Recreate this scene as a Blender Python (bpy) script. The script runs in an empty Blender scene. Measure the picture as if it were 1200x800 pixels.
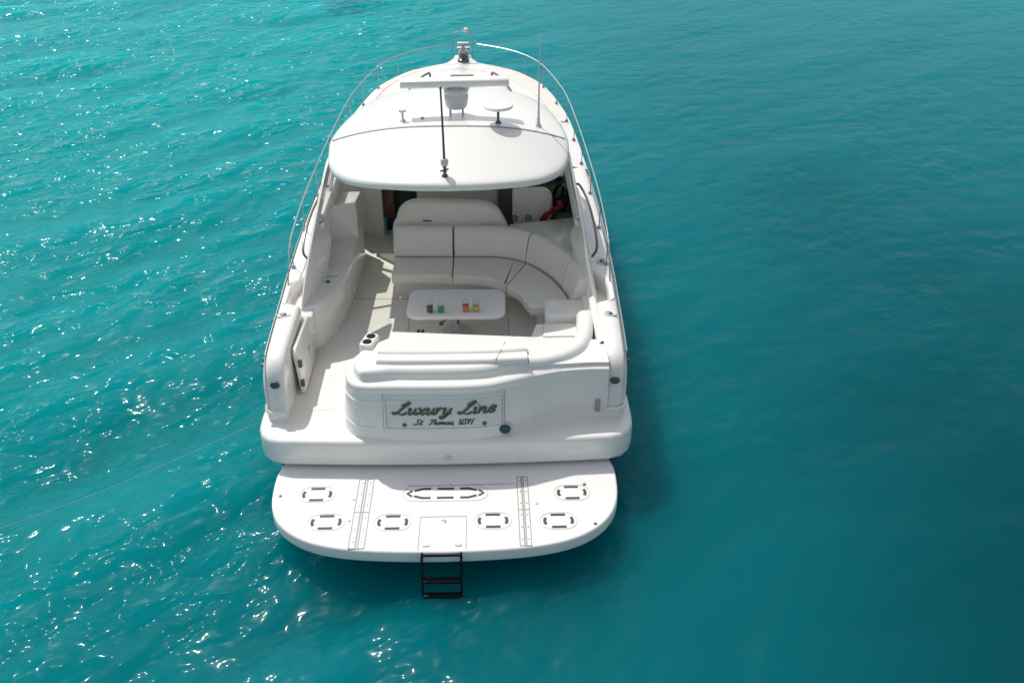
import bpy, bmesh, math, random
import numpy as np
from mathutils import Vector, Matrix
R = math.radians
random.seed(4); rng = np.random.default_rng(11)
S = bpy.context.scene
COL = S.collection

# ------------------------------------------------------------------ camera
cd = bpy.data.cameras.new('camera'); cam = bpy.data.objects.new('camera', cd); COL.objects.link(cam)
cd.sensor_fit = 'HORIZONTAL'; cd.sensor_width = 36.0; cd.lens = 36.0 * 1110 / 1200
cd.clip_start = 0.1; cd.clip_end = 20000
cam.location = (0.486, -8.96, 7.55)
cam.rotation_euler = (R(90 - 30.7), 0, R(-1.88))
S.camera = cam

# ------------------------------------------------------------------ sky, sun, exposure
SUN_EL, SUN_AZ = 57.0, -35.0            # azimuth from +Y (the bow), negative = to port
w = bpy.data.worlds.new('World'); S.world = w; w.use_nodes = True
nt = w.node_tree; bg = nt.nodes['Background']
sky = nt.nodes.new('ShaderNodeTexSky'); sky.sky_type = 'NISHITA'; sky.sun_disc = False
sky.sun_elevation = R(SUN_EL); sky.sun_rotation = R(SUN_AZ)
sky.air_density = 1.0; sky.dust_density = 2.0; sky.ozone_density = 1.0
hs = nt.nodes.new('ShaderNodeHueSaturation'); hs.inputs['Saturation'].default_value = .4      # bright, thinly overcast blue
nt.links.new(sky.outputs[0], hs.inputs['Color']); nt.links.new(hs.outputs[0], bg.inputs[0]); bg.inputs[1].default_value = 0.14
sl = bpy.data.lights.new('sun', 'SUN'); so = bpy.data.objects.new('sun', sl); COL.objects.link(so)
sl.energy = 3.2; sl.angle = R(0.5); sl.color = (1.0, 0.955, 0.885)
sd = Vector((math.sin(R(SUN_AZ)) * math.cos(R(SUN_EL)), math.cos(R(SUN_AZ)) * math.cos(R(SUN_EL)), math.sin(R(SUN_EL))))
so.rotation_euler = sd.to_track_quat('Z', 'Y').to_euler(); so.location = sd * 60
S.view_settings.view_transform = 'Standard'; S.view_settings.look = 'None'
S.view_settings.exposure = 0.0; S.view_settings.gamma = 1.0; S.view_settings.use_curve_mapping = False
S.render.engine = 'CYCLES'
S.cycles.use_denoising = True
S.cycles.max_bounces = 10; S.cycles.transparent_max_bounces = 12
S.cycles.caustics_reflective = False; S.cycles.caustics_refractive = False
S.cycles.sample_clamp_indirect = 6

# ------------------------------------------------------------------ materials
def mat(name, col, rough=0.4, metal=0.0, spec=0.5, noise=0.0, nscale=3.0, bump=0.0, bscale=200.0, coat=0.0, tint=None):
    m = bpy.data.materials.new(name); m.use_nodes = True
    t = m.node_tree; p = t.nodes['Principled BSDF']
    p.inputs['Base Color'].default_value = (*col, 1); p.inputs['Roughness'].default_value = rough
    p.inputs['Metallic'].default_value = metal; p.inputs['Specular IOR Level'].default_value = spec
    p.inputs['Coat Weight'].default_value = coat; p.inputs['Coat Roughness'].default_value = 0.08
    g = t.nodes.new('ShaderNodeNewGeometry')
    if noise:
        n = t.nodes.new('ShaderNodeTexNoise'); n.inputs['Scale'].default_value = nscale; n.inputs['Detail'].default_value = 6
        n.inputs['Roughness'].default_value = 0.65
        t.links.new(g.outputs['Position'], n.inputs['Vector'])
        r = t.nodes.new('ShaderNodeValToRGB'); r.color_ramp.elements[0].position = 0.3; r.color_ramp.elements[1].position = 0.7
        tc = tint or tuple(c * (1 - noise) for c in col)
        r.color_ramp.elements[0].color = (*tc, 1); r.color_ramp.elements[1].color = (*col, 1)
        t.links.new(n.outputs['Fac'], r.inputs[0]); t.links.new(r.outputs[0], p.inputs['Base Color'])
        mr = t.nodes.new('ShaderNodeMapRange'); mr.inputs[3].default_value = rough + 0.1; mr.inputs[4].default_value = max(rough - 0.06, 0.03)
        t.links.new(n.outputs['Fac'], mr.inputs[0]); t.links.new(mr.outputs[0], p.inputs['Roughness'])
    if bump:
        n2 = t.nodes.new('ShaderNodeTexNoise'); n2.inputs['Scale'].default_value = bscale; n2.inputs['Detail'].default_value = 2
        t.links.new(g.outputs['Position'], n2.inputs['Vector'])
        b = t.nodes.new('ShaderNodeBump'); b.inputs['Strength'].default_value = bump; b.inputs['Distance'].default_value = 0.004
        t.links.new(n2.outputs['Fac'], b.inputs['Height']); t.links.new(b.outputs[0], p.inputs['Normal'])
    return m

def glass(name, col, alpha, rough=0.03):
    m = bpy.data.materials.new(name); m.use_nodes = True; t = m.node_tree
    for n in list(t.nodes): t.nodes.remove(n)
    o = t.nodes.new('ShaderNodeOutputMaterial'); tr = t.nodes.new('ShaderNodeBsdfTransparent'); gl = t.nodes.new('ShaderNodeBsdfGlossy')
    gl.inputs['Roughness'].default_value = rough; tr.inputs[0].default_value = (*col, 1)
    lw = t.nodes.new('ShaderNodeLayerWeight'); lw.inputs[0].default_value = .5
    pw = t.nodes.new('ShaderNodeMath'); pw.operation = 'POWER'; pw.inputs[1].default_value = 4.0; t.links.new(lw.outputs['Facing'], pw.inputs[0])
    f = t.nodes.new('ShaderNodeMath'); f.operation = 'MULTIPLY_ADD'; f.inputs[1].default_value = .5; f.inputs[2].default_value = .04; t.links.new(pw.outputs[0], f.inputs[0])
    mx = t.nodes.new('ShaderNodeMixShader'); t.links.new(f.outputs[0], mx.inputs[0]); t.links.new(tr.outputs[0], mx.inputs[1]); t.links.new(gl.outputs[0], mx.inputs[2])
    t.links.new(mx.outputs[0], o.inputs[0])
    return m

M = {}
M['gel'] = mat('white_gelcoat', (.815, .80, .765), .24, noise=.05, nscale=1.3, coat=.35)
M['deck'] = mat('nonskid_deck', (.79, .785, .765), .6, noise=.05, nscale=2.2, bump=.35, bscale=160)
M['beige'] = mat('beige_nonskid', (.73, .69, .635), .65, noise=.08, nscale=3, bump=.4, bscale=140)
M['sole'] = mat('cockpit_sole', (.81, .785, .725), .55, noise=.07, nscale=2.0, bump=.3, bscale=150, tint=(.74, .71, .645))
M['vinyl'] = mat('cream_vinyl', (.815, .785, .715), .45, noise=.05, nscale=4, bump=.5, bscale=11)
M['vinylw'] = mat('white_vinyl', (.81, .795, .755), .42, noise=.04, nscale=4, bump=.35, bscale=11)
M['seam'] = mat('seam_line', (.30, .29, .26), .7)
M['grey'] = mat('grey_trim', (.33, .34, .33), .5)
M['lgrey'] = mat('light_grey_plastic', (.58, .59, .58), .4, noise=.04)
M['black'] = mat('black_rubber', (.004, .007, .008), .7, spec=.2)
M['steel'] = mat('stainless_steel', (.42, .44, .45), .40, metal=1.0)
M['dkmetal'] = mat('dark_metal', (.12, .125, .12), .35, metal=.6)
M['wood'] = mat('cherry_wood', (.10, .03, .02), .3, noise=.4, nscale=9, coat=.4)
M['dark'] = mat('dark_interior', (.035, .05, .05), .5)
M['dash'] = mat('dash_grey', (.11, .115, .11), .5)
M['mark'] = mat('dark_tread', (.05, .055, .055), .6)
M['teal'] = mat('dark_teal_vinyl', (.01, .07, .075), .45)
M['red'] = mat('red_cloth', (.30, .016, .03), .85, noise=.3, nscale=14, bump=.5, bscale=60)
M['letter'] = mat('lettering_dark', (.085, .092, .075), .45)
M['letter_edge'] = mat('lettering_edge', (.40, .41, .34), .5)
M['plate'] = mat('name_plate_grey', (.66, .68, .67), .35)
M['antifoul'] = mat('dark_bottom_paint', (.02, .03, .05), .6)
M['rope'] = mat('pale_rope', (.26, .38, .37), .8, bump=.6, bscale=120)
M['tint'] = glass('tinted_glass', (.16, .2, .2), 1)
M['clear'] = glass('clear_glass', (.94, .96, .95), 1)
M['cupglass'] = glass('cup_glass', (.93, .95, .95), 1)
for k, c in (('cola', (.10, .09, .10)), ('green', (.05, .42, .24)), ('redj', (.85, .20, .10)), ('yellow', (.85, .58, .06))):
    M[k] = mat('drink_' + k, c, .1)
M['chart'] = mat('tinted_screen', (.01, .013, .016), .12)

# ------------------------------------------------------------------ helpers
def finish(name, bm, m, parent=None, sharp=38, recalc=True):
    if recalc: bmesh.ops.recalc_face_normals(bm, faces=bm.faces)
    me = bpy.data.meshes.new(name); bm.to_mesh(me); bm.free()
    for p in me.polygons: p.use_smooth = True
    me.set_sharp_from_angle(angle=R(sharp))
    o = bpy.data.objects.new(name, me); COL.objects.link(o)
    if m: me.materials.append(M[m] if isinstance(m, str) else m)
    if parent: o.parent = parent
    return o
def tag(o, label=None, cat=None, group=None, kind=None):
    if label: o['label'] = label
    if cat: o['category'] = cat
    if group: o['group'] = group
    if kind: o['kind'] = kind
    return o
def dup(o, parent, T=Matrix.Identity(4), label=None):
    """copy a part and its own pieces under another parent, vertices untouched, moved by T"""
    c = o.copy(); COL.objects.link(c); c.parent = parent; c.matrix_local = T @ o.matrix_local
    for ch in o.children:
        d = ch.copy(); COL.objects.link(d); d.parent = c
    if label: c['label'] = label
    return c
def new(): return bmesh.new()
def loft(bm, rings, closed=True, cap=True, loop=False):
    vs = [[bm.verts.new(p) for p in r] for r in rings]
    n = len(rings[0]); k = len(rings)
    for i in range(k if loop else k - 1):
        a, b = vs[i], vs[(i + 1) % k]
        for j in range(n if closed else n - 1):
            q = [a[j], a[(j + 1) % n], b[(j + 1) % n], b[j]]
            if len(set(q)) == 4:
                try: bm.faces.new(q)
                except ValueError: pass
    if cap and closed and not loop:
        bm.faces.new(vs[0][::-1]); bm.faces.new(vs[-1])
    return vs
def box(bm, x0, x1, y0, y1, z0, z1, r=0.0, seg=2, T=None):
    b = bmesh.new()
    bmesh.ops.create_cube(b, size=1)
    for v in b.verts: v.co = Vector(((x0 + x1) / 2 + v.co.x * (x1 - x0), (y0 + y1) / 2 + v.co.y * (y1 - y0), (z0 + z1) / 2 + v.co.z * (z1 - z0)))
    if r: bmesh.ops.bevel(b, geom=b.edges[:], offset=r, segments=seg, profile=.5, affect='EDGES')
    if T: bmesh.ops.transform(b, matrix=T, verts=b.verts)
    me = bpy.data.meshes.new('t'); b.to_mesh(me); b.free(); bm.from_mesh(me); bpy.data.meshes.remove(me)
def cat_spline(pts, n=8, closed=False):
    P = [Vector(p) for p in pts]; out = []
    N = len(P); rngN = N if closed else N - 1
    for i in range(rngN):
        p0 = P[(i - 1) % N] if (closed or i > 0) else P[0] * 2 - P[1]
        p1, p2 = P[i], P[(i + 1) % N]
        p3 = P[(i + 2) % N] if (closed or i + 2 < N) else P[-1] * 2 - P[-2]
        for k in range(n):
            t = k / n
            out.append(0.5 * ((2 * p1) + (p2 - p0) * t + (2 * p0 - 5 * p1 + 4 * p2 - p3) * t * t + (3 * p1 - p0 - 3 * p2 + p3) * t ** 3))
    if not closed: out.append(P[-1].copy())
    return out
def tube(bm, pts, r, seg=8, closed=False, cap=True):
    P = [Vector(p) for p in pts]; n = len(P)
    rs = r if isinstance(r, (list, tuple)) else [r] * n
    T = []
    for i in range(n):
        a = P[(i - 1) % n] if (closed or i > 0) else P[0]; b = P[(i + 1) % n] if (closed or i < n - 1) else P[-1]
        T.append((b - a).normalized())
    u = T[0].orthogonal().normalized(); rings = []
    for i in range(n):
        u = (u - T[i] * u.dot(T[i])); u.normalize(); v = T[i].cross(u)
        rings.append([P[i] + (u * math.cos(2 * math.pi * k / seg) + v * math.sin(2 * math.pi * k / seg)) * rs[i] for k in range(seg)])
    loft(bm, rings, True, cap, loop=closed)
def lathe(bm, prof, c=(0, 0, 0), seg=24, T=None):
    c = Vector(c); rings = []
    for r, z in prof:
        ring = [Vector((max(r, 1e-4) * math.cos(2 * math.pi * k / seg), max(r, 1e-4) * math.sin(2 * math.pi * k / seg), z)) for k in range(seg)]
        if T: ring = [T @ p for p in ring]
        rings.append([c + p for p in ring])
    loft(bm, rings, True, True)
def rrect(x0, x1, y0, y1, r, seg=6):
    o = []
    rr = r if isinstance(r, (list, tuple)) else [r] * 4     # order: x1y1, x0y1, x0y0, x1y0
    for (cx, cy, a, q) in ((x1, y1, 0, rr[0]), (x0, y1, 90, rr[1]), (x0, y0, 180, rr[2]), (x1, y0, 270, rr[3])):
        sx = -1 if cx == x1 else 1; sy = -1 if cy == y1 else 1
        for k in range(seg + 1):
            t = R(a + 90 * k / seg); o.append((cx + sx * q + q * math.cos(t), cy + sy * q + q * math.sin(t)))
    return o
def inset(out, d):
    """offset a closed 2D outline inwards by d (counter-clockwise outline)"""
    n = len(out); res = []
    for i in range(n):
        p0, p1, p2 = Vector(out[i - 1]), Vector(out[i]), Vector(out[(i + 1) % n])
        e = (p2 - p0); e.normalize(); nrm = Vector((-e.y, e.x)); res.append(tuple(p1 + nrm * d))
    return res
def slab(bm, out, z0, z1, r=0.02, steps=3, zf=None, dome=0.0):
    """extruded outline with rounded top and bottom rims; zf(x,y) adds height; dome swells the top"""
    rings = []; zf = zf or (lambda x, y: 0)
    for k in range(steps + 1):
        a = R(90 * (1 - k / steps)); d = r * (1 - math.cos(a)) if False else r * (1 - math.sin(R(90 * k / steps)))
        o = inset(out, d); rings.append([(x, y, z0 + r * (1 - math.cos(R(90 * k / steps))) + zf(x, y)) for x, y in o])
    for k in range(steps + 1):
        t = R(90 * k / steps); o = inset(out, r * (1 - math.cos(t)))
        rings.append([(x, y, z1 - r * (1 - math.sin(t)) + zf(x, y)) for x, y in o])
    vs = loft(bm, rings, True, True)
    if dome:
        cx = sum(p[0] for p in out) / len(out); cy = sum(p[1] for p in out) / len(out)
        prev = vs[-1]; bm.faces.remove([f for f in prev[0].link_faces if len(f.verts) == len(prev)][0])
        base = [v.co.copy() for v in prev]
        for s in (.85, .65, .4, .15):
            cur = [bm.verts.new((cx + (c.x - cx) * s, cy + (c.y - cy) * s, c.z + dome * (1 - s ** 2.2))) for c in base]
            for j in range(len(cur)): bm.faces.new([prev[j], prev[(j + 1) % len(cur)], cur[(j + 1) % len(cur)], cur[j]])
            prev = cur
        bm.faces.new(prev)
    return vs
def sweep(bm, path, prof, closed_prof=True, cap=True):
    """path: list of (x,y,z); prof: list of (out,up) with out = left-hand normal of the path in plan"""
    P = [Vector(p) for p in path]; rings = []
    for i in range(len(P)):
        a = P[max(i - 1, 0)]; b = P[min(i + 1, len(P) - 1)]
        t = (b - a); t.z = 0; t.normalize(); n = Vector((-t.y, t.x, 0))
        pr = prof(i / (len(P) - 1)) if callable(prof) else prof
        rings.append([P[i] + n * o + Vector((0, 0, u)) for o, u in pr])
    return loft(bm, rings, closed_prof, cap)
def rprof(x0, x1, z0, z1, r, seg=4): return rrect(x0, x1, z0, z1, r, seg)
def sm(xs, ys, x):
    """smooth interpolation through control points"""
    xs = np.array(xs, float); ys = np.array(ys, float)
    d = np.diff(ys) / np.diff(xs); mm = np.zeros(len(xs)); mm[0] = d[0]; mm[-1] = d[-1]
    for i in range(1, len(xs) - 1): mm[i] = 0 if d[i - 1] * d[i] <= 0 else 2 * d[i - 1] * d[i] / (d[i - 1] + d[i])
    x = min(max(x, xs[0]), xs[-1]); i = min(max(int(np.searchsorted(xs, x)) - 1, 0), len(xs) - 2)
    h = xs[i + 1] - xs[i]; t = (x - xs[i]) / h
    return float((2 * t**3 - 3 * t**2 + 1) * ys[i] + (t**3 - 2 * t**2 + t) * h * mm[i] + (-2 * t**3 + 3 * t**2) * ys[i + 1] + (t**3 - t**2) * h * mm[i + 1])

# ------------------------------------------------------------------ water
def build_water():
    def axis(lo, hi, step, far, n):
        core = np.arange(lo, hi, step); g = (np.geomspace(1, far, n) - 1)[1:]
        return np.concatenate([(lo - g * 1.0)[::-1], core, core[-1] + g])
    X = axis(-20, 24, .07, 5000, 60)
    ys = [-6.0]
    while ys[-1] < 36: ys.append(ys[-1] + .05 + .055 * (ys[-1] + 6) / 42)
    g = (np.geomspace(1, 9000, 60) - 1)[1:]
    Yv = np.concatenate([(-6 - g[:40])[::-1], np.array(ys), ys[-1] + g])
    gx, gy = np.meshgrid(X, Yv)
    h = np.zeros_like(gx)
    head = R(-49)                                        # waves run from port bow to starboard quarter
    for k in range(120):
        lam = float(np.exp(rng.uniform(math.log(.38), math.log(5.5))))
        a = head + rng.normal(0, .48)
        slope = .0125 if lam > 1.3 else .0135
        kx, ky = 2 * math.pi / lam * math.cos(a), 2 * math.pi / lam * math.sin(a)
        ph = rng.uniform(0, 6.28)
        # every train comes in groups, so that patches of ripples and calmer patches alternate
        ga = rng.uniform(0, 6.28); gl = lam * rng.uniform(5, 11)
        env = .55 + .75 * np.cos(gx * 2 * math.pi / gl * math.cos(ga) + gy * 2 * math.pi / gl * math.sin(ga) + rng.uniform(0, 6.28))
        th = kx * gx + ky * gy + ph
        h += slope * lam / (2 * math.pi) * 1.25 * env * (np.sin(th) + .18 * np.cos(2 * th))
    dist = np.maximum(np.maximum(-20 - gx, gx - 24), np.maximum(-6 - gy, gy - 36)).clip(0)
    h *= np.exp(-dist / 25) * np.interp(gx, [-3, 4], [1.45, .40])
    ny, nx = gx.shape
    top = np.stack([gx, gy, h], -1).reshape(-1, 3)
    # closed body: rim and bottom far below
    idx = np.arange(nx * ny).reshape(ny, nx)
    quads = np.stack([idx[:-1, :-1], idx[:-1, 1:], idx[1:, 1:], idx[1:, :-1]], -1).reshape(-1, 4)
    rim = np.concatenate([idx[0, :], idx[1:, -1], idx[-1, -2::-1], idx[-2:0:-1, 0]])
    low = top[rim].copy(); low[:, 2] = -30
    o = nx * ny; m = len(rim)
    side = np.stack([rim, o + np.arange(m), o + (np.arange(m) + 1) % m, np.roll(rim, -1)], -1)
    verts = np.concatenate([top, low]); quads = np.concatenate([quads, side])
    me = bpy.data.meshes.new('water')
    me.vertices.add(len(verts)); me.vertices.foreach_set('co', verts.astype(np.float32).ravel())
    nl = len(quads) * 4 + m
    me.loops.add(nl); me.loops.foreach_set('vertex_index', np.concatenate([quads.ravel(), (o + np.arange(m))[::-1]]).astype(np.int32))
    me.polygons.add(len(quads) + 1)
    me.polygons.foreach_set('loop_start', np.concatenate([np.arange(len(quads)) * 4, [len(quads) * 4]]).astype(np.int32))
    me.polygons.foreach_set('use_smooth', np.ones(len(quads) + 1, bool))
    me.update(calc_edges=True); me.validate()
    ob = bpy.data.objects.new('water', me); COL.objects.link(ob)
    tag(ob, 'turquoise sea water with small sunlit ripples around the yacht', 'water', kind='structure')
    m_ = bpy.data.materials.new('sea_water'); m_.use_nodes = True; t = m_.node_tree; N = t.nodes.new; L = t.links.new
    p = t.nodes['Principled BSDF']
    geo = N('ShaderNodeNewGeometry'); sep = N('ShaderNodeSeparateXYZ'); L(geo.outputs['Position'], sep.inputs[0])
    # glare and vignette put into the colour: lighter port and ahead, darker starboard and astern
    def math_(op, a, b=None, c=None):
        n = N('ShaderNodeMath'); n.operation = op
        for i, v in enumerate((a, b, c)):
            if v is None: continue
            if isinstance(v, (int, float)): n.inputs[i].default_value = v
            else: L(v, n.inputs[i])
        return n.outputs[0]
    nz = N('ShaderNodeTexNoise'); nz.inputs['Scale'].default_value = .16; nz.inputs['Detail'].default_value = 4; nz.inputs['Roughness'].default_value = .55
    L(geo.outputs['Position'], nz.inputs['Vector'])
    nz2 = N('ShaderNodeTexNoise'); nz2.inputs['Scale'].default_value = .9; nz2.inputs['Detail'].default_value = 3; L(geo.outputs['Position'], nz2.inputs['Vector'])
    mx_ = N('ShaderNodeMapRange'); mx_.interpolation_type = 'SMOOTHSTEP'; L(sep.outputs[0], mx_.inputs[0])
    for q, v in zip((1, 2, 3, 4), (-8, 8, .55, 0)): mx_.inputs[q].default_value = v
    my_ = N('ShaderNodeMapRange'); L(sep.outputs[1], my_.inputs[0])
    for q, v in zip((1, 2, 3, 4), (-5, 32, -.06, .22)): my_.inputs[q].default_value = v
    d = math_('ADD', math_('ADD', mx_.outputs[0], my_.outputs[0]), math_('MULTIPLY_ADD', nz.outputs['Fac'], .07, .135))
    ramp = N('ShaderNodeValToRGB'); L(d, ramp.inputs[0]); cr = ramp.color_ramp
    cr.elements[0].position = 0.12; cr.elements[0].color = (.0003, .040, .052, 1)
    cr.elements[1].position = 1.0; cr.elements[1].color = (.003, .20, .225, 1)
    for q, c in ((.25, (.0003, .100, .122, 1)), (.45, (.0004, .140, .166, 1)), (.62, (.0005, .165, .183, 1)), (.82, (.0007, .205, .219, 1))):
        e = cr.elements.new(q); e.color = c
    # a ragged patch of darker teal, well ahead to port
    wx_ = math_('MULTIPLY', math_('ADD', sep.outputs[0], 4.5), .8); wy_ = math_('MULTIPLY', math_('ADD', sep.outputs[1], -30.3), .42)
    wd_ = math_('ADD', math_('SQRT', math_('ADD', math_('MULTIPLY', wx_, wx_), math_('MULTIPLY', wy_, wy_))), math_('MULTIPLY_ADD', nz2.outputs['Fac'], 2.4, -1.2))
    wr = N('ShaderNodeMapRange'); wr.inputs[1].default_value = .7; wr.inputs[2].default_value = 1.15; wr.inputs[3].default_value = .85; wr.inputs[4].default_value = 0; L(wd_, wr.inputs[0])
    wm = N('ShaderNodeMix'); wm.data_type = 'RGBA'; L(wr.outputs[0], wm.inputs['Factor']); L(ramp.outputs[0], wm.inputs['A']); wm.inputs['B'].default_value = (.002, .12, .15, 1)
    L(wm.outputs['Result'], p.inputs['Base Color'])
    p.inputs['Subsurface Weight'].default_value = 1.0; p.subsurface_method = 'RANDOM_WALK'
    p.inputs['Subsurface Radius'].default_value = (.25, 1.0, 1.0); p.inputs['Subsurface Scale'].default_value = 9.0
    p.inputs['Roughness'].default_value = .3; p.inputs['Specular IOR Level'].default_value = 0
    # ripples on the skin: gusts of small waves between calmer slicks
    mp = N('ShaderNodeMapping'); mp.vector_type = 'TEXTURE'; mp.inputs['Rotation'].default_value = (0, 0, R(40)); mp.inputs['Scale'].default_value = (1.25, .88, 1)
    L(geo.outputs['Position'], mp.inputs[0])
    b1 = N('ShaderNodeTexNoise'); b1.inputs['Scale'].default_value = 1.95; b1.inputs['Detail'].default_value = 1.9; b1.inputs['Roughness'].default_value = .52
    L(mp.outputs[0], b1.inputs['Vector'])
    gu = N('ShaderNodeTexNoise'); gu.inputs['Scale'].default_value = .42; gu.inputs['Detail'].default_value = 2; L(mp.outputs[0], gu.inputs['Vector'])
    gr = N('ShaderNodeMapRange'); L(gu.outputs['Fac'], gr.inputs[0])
    for q, v in zip((1, 2, 3, 4), (.40, .60, .45, 1.35)): gr.inputs[q].default_value = v
    lee = N('ShaderNodeMapRange'); L(sep.outputs[0], lee.inputs[0])         # the yacht shelters the water to starboard
    for q, v in zip((1, 2, 3, 4), (-3, 2.5, 1.1, .22)): lee.inputs[q].default_value = v
    hh = math_('MULTIPLY', math_('MULTIPLY', math_('SUBTRACT', b1.outputs['Fac'], .5), gr.outputs[0]), lee.outputs[0])
    bp = N('ShaderNodeBump'); bp.inputs['Strength'].default_value = 1.0; bp.inputs['Distance'].default_value = .34; L(hh, bp.inputs['Height'])
    fr = N('ShaderNodeFresnel'); fr.inputs[0].default_value = 1.333; L(bp.outputs[0], fr.inputs['Normal'])
    g1 = N('ShaderNodeBsdfGlossy'); g1.inputs['Roughness'].default_value = .095; L(bp.outputs[0], g1.inputs['Normal'])
    g2 = N('ShaderNodeBsdfGlossy'); g2.inputs['Roughness'].default_value = .30; L(bp.outputs[0], g2.inputs['Normal'])
    gm = N('ShaderNodeMixShader'); gm.inputs[0].default_value = .3; L(g1.outputs[0], gm.inputs[1]); L(g2.outputs[0], gm.inputs[2])
    ms = N('ShaderNodeMixShader'); L(math_('MULTIPLY', fr.outputs[0], .34), ms.inputs[0]); L(p.outputs[0], ms.inputs[1]); L(gm.outputs[0], ms.inputs[2])
    L(ms.outputs[0], t.nodes['Material Output'].inputs['Surface'])
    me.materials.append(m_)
    return ob
build_water()

# ------------------------------------------------------------------ the yacht
yacht = bpy.data.objects.new('motor_yacht', None); COL.objects.link(yacht)
yacht.rotation_euler.z = R(-.4)
tag(yacht, 'large white motor yacht with hardtop, open cockpit and swim platform, seen from astern', 'yacht')
BY = [.5, .6, 1.0, 2.3, 3.0, 4.2, 5.66, 6.9, 8.7, 9.7, 10.87, 11.4, 11.78, 12.05, 12.25, 12.45, 12.6]
BX = [2.14, 2.17, 2.20, 2.25, 2.27, 2.28, 2.25, 2.21, 2.12, 1.98, 1.71, 1.44, 1.14, .80, .46, .26, .16]
ZY = [.5, .54, .60, .68, .80, 1.02, 2.3, 3.0, 4.2, 5.66, 6.9, 8.7, 9.7, 10.87, 11.78, 12.85]
ZZ = [.88, 1.14, 1.37, 1.50, 1.575, 1.605, 1.65, 1.69, 1.76, 1.84, 1.9, 1.96, 2.0, 2.05, 2.09, 2.12]
B = lambda y: sm(BY, BX, y)
ZS = lambda y: sm(ZY, ZZ, y)
FLOOR = .85
stY = [.5, .52, .55, .58, .61, .64, .68, .74, .82, .92, 1.05] + list(np.linspace(1.3, 1.9, 4)) + list(np.linspace(1.96, 3.1, 20)) + list(np.linspace(3.4, 6.3, 12)) 
stF = list(np.linspace(6.3, 11.4, 20)) + [11.6, 11.8, 11.95, 12.1, 12.25, 12.4, 12.5, 12.6]

# hull: topsides, chine and bottom, one closed skin
bm = new(); rings = []
for y in stY + stF[1:]:
    b, z = B(y), ZS(y); k = max(0, (y - 7) / 5.85); ct = .93 - .45 * k ** 1.5; kt = -.55 + 1.5 * k ** 3
    b2 = b if y > 1.05 else b
    half = [(b - .02, z - .02), (b, z - .06), (b + .012, z - .11), (b + .012, z - .15), (b - .01, z - .17),
            (b * (1 - .05 * k), z * .66 + .1), (b * (ct + .04), z * .36 + .1), (b * ct, .12), (b * ct * .94, -.1), (b * .4 * (1 - k), kt * .7 - .1), (0, kt - .12)]
    half = [(x, min(zz, z - .02)) for x, zz in half]
    rings.append([Vector((x, y, zz)) for x, zz in half] + [Vector((-x, y, zz)) for x, zz in half[-2::-1]])
loft(bm, rings, False, False)
hull = finish('hull', bm, 'gel', yacht, 50)
# boot stripe / bottom paint under the stern shows as a dark block below the stern ledge
bm = new(); slab(bm, rrect(-2.05, 2.05, .22, 1.2, [.05, .05, .25, .25]), -.5, .5, .02); finish('transom_base', bm, 'antifoul', hull)
for sx in (-1, 1):      # rubbing strake along the hull-deck joint
    bm = new(); tube(bm, [(sx * (B(y) + .012), y, ZS(y) - .13) for y in [1.0] + stY[11:] + stF[1:-1]], .022, 8)
    finish('rub_rail', bm, 'lgrey', hull)
    for y in (.86, .99): bm = new(); tube(bm, [(sx * (B(y) - .01), y, 1.43), (sx * (B(y) + .045), y, 1.43)], .026, 10); finish('through_hull_fitting', bm, 'dkmetal', hull)

# stern ledge: the moulded step across the stern
out = []
for x in np.linspace(-1.95, 1.95, 24): out.append((x, .03 + .06 * (x / 1.95) ** 2))
a = [(2.10, .14), (2.2, .25), (2.255, .40), (2.27, .62), (2.26, 1.0)]
out = [(-x, y) for x, y in a[::-1]] + out + a
bm = new(); slab(bm, out, .49, FLOOR, .06, 5)
ledge = finish('stern_ledge', bm, 'gel', yacht, 50)
bm = new(); T = Matrix.Translation((0, .0, .66)) @ Matrix.Rotation(R(90), 4, 'X'); lathe(bm, [(.0, -.01), (.04, -.01), (.04, .008), (.03, .014), (0, .014)], T=T.to_3x3().to_4x4(), c=(0.02, .03, .62), seg=16)
finish('drain_fitting', bm, 'lgrey', ledge)

# cockpit sole
bm = new(); slab(bm, [(-1.94, .72), (1.0, .72), (1.94, .9), (1.94, 6.15), (-1.94, 6.15)], .6, FLOOR + .006, .01, 2)
sole = finish('cockpit_sole', bm, 'sole', yacht)
bm = new()
def line(bm, a, b, w=.008, z=FLOOR + .009, h=.003):
    a, b = Vector(a), Vector(b); t = (b - a).normalized(); n = Vector((-t.y, t.x)) * w / 2
    q = [a + n, a - n, b - n, b + n]
    lo = [bm.verts.new((p.x, p.y, z - h)) for p in q]; hi = [bm.verts.new((p.x, p.y, z)) for p in q]
    bm.faces.new(hi); bm.faces.new(lo[::-1])
    for i in range(4): bm.faces.new([lo[i], lo[(i + 1) % 4], hi[(i + 1) % 4], hi[i]])
line(bm, (-.62, 2.4), (-.62, 3.6)); line(bm, (.8, 2.3), (.8, 3.3)); line(bm, (-.62, 2.4), (.8, 2.3)); line(bm, (-1.5, 3.62), (-.62, 3.6))
finish('sole_hatch_seam', bm, 'seam', sole)
for x, y in ((-.47, 2.62), (-.41, 2.62), (-.7, 2.42), (.86, 2.4)):
    bm = new(); slab(bm, rrect(x - .022, x + .022, y - .05, y + .05, .015, 3), FLOOR + .006, FLOOR + .014, .003, 1); finish('hatch_latch', bm, 'dkmetal', sole)

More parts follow.
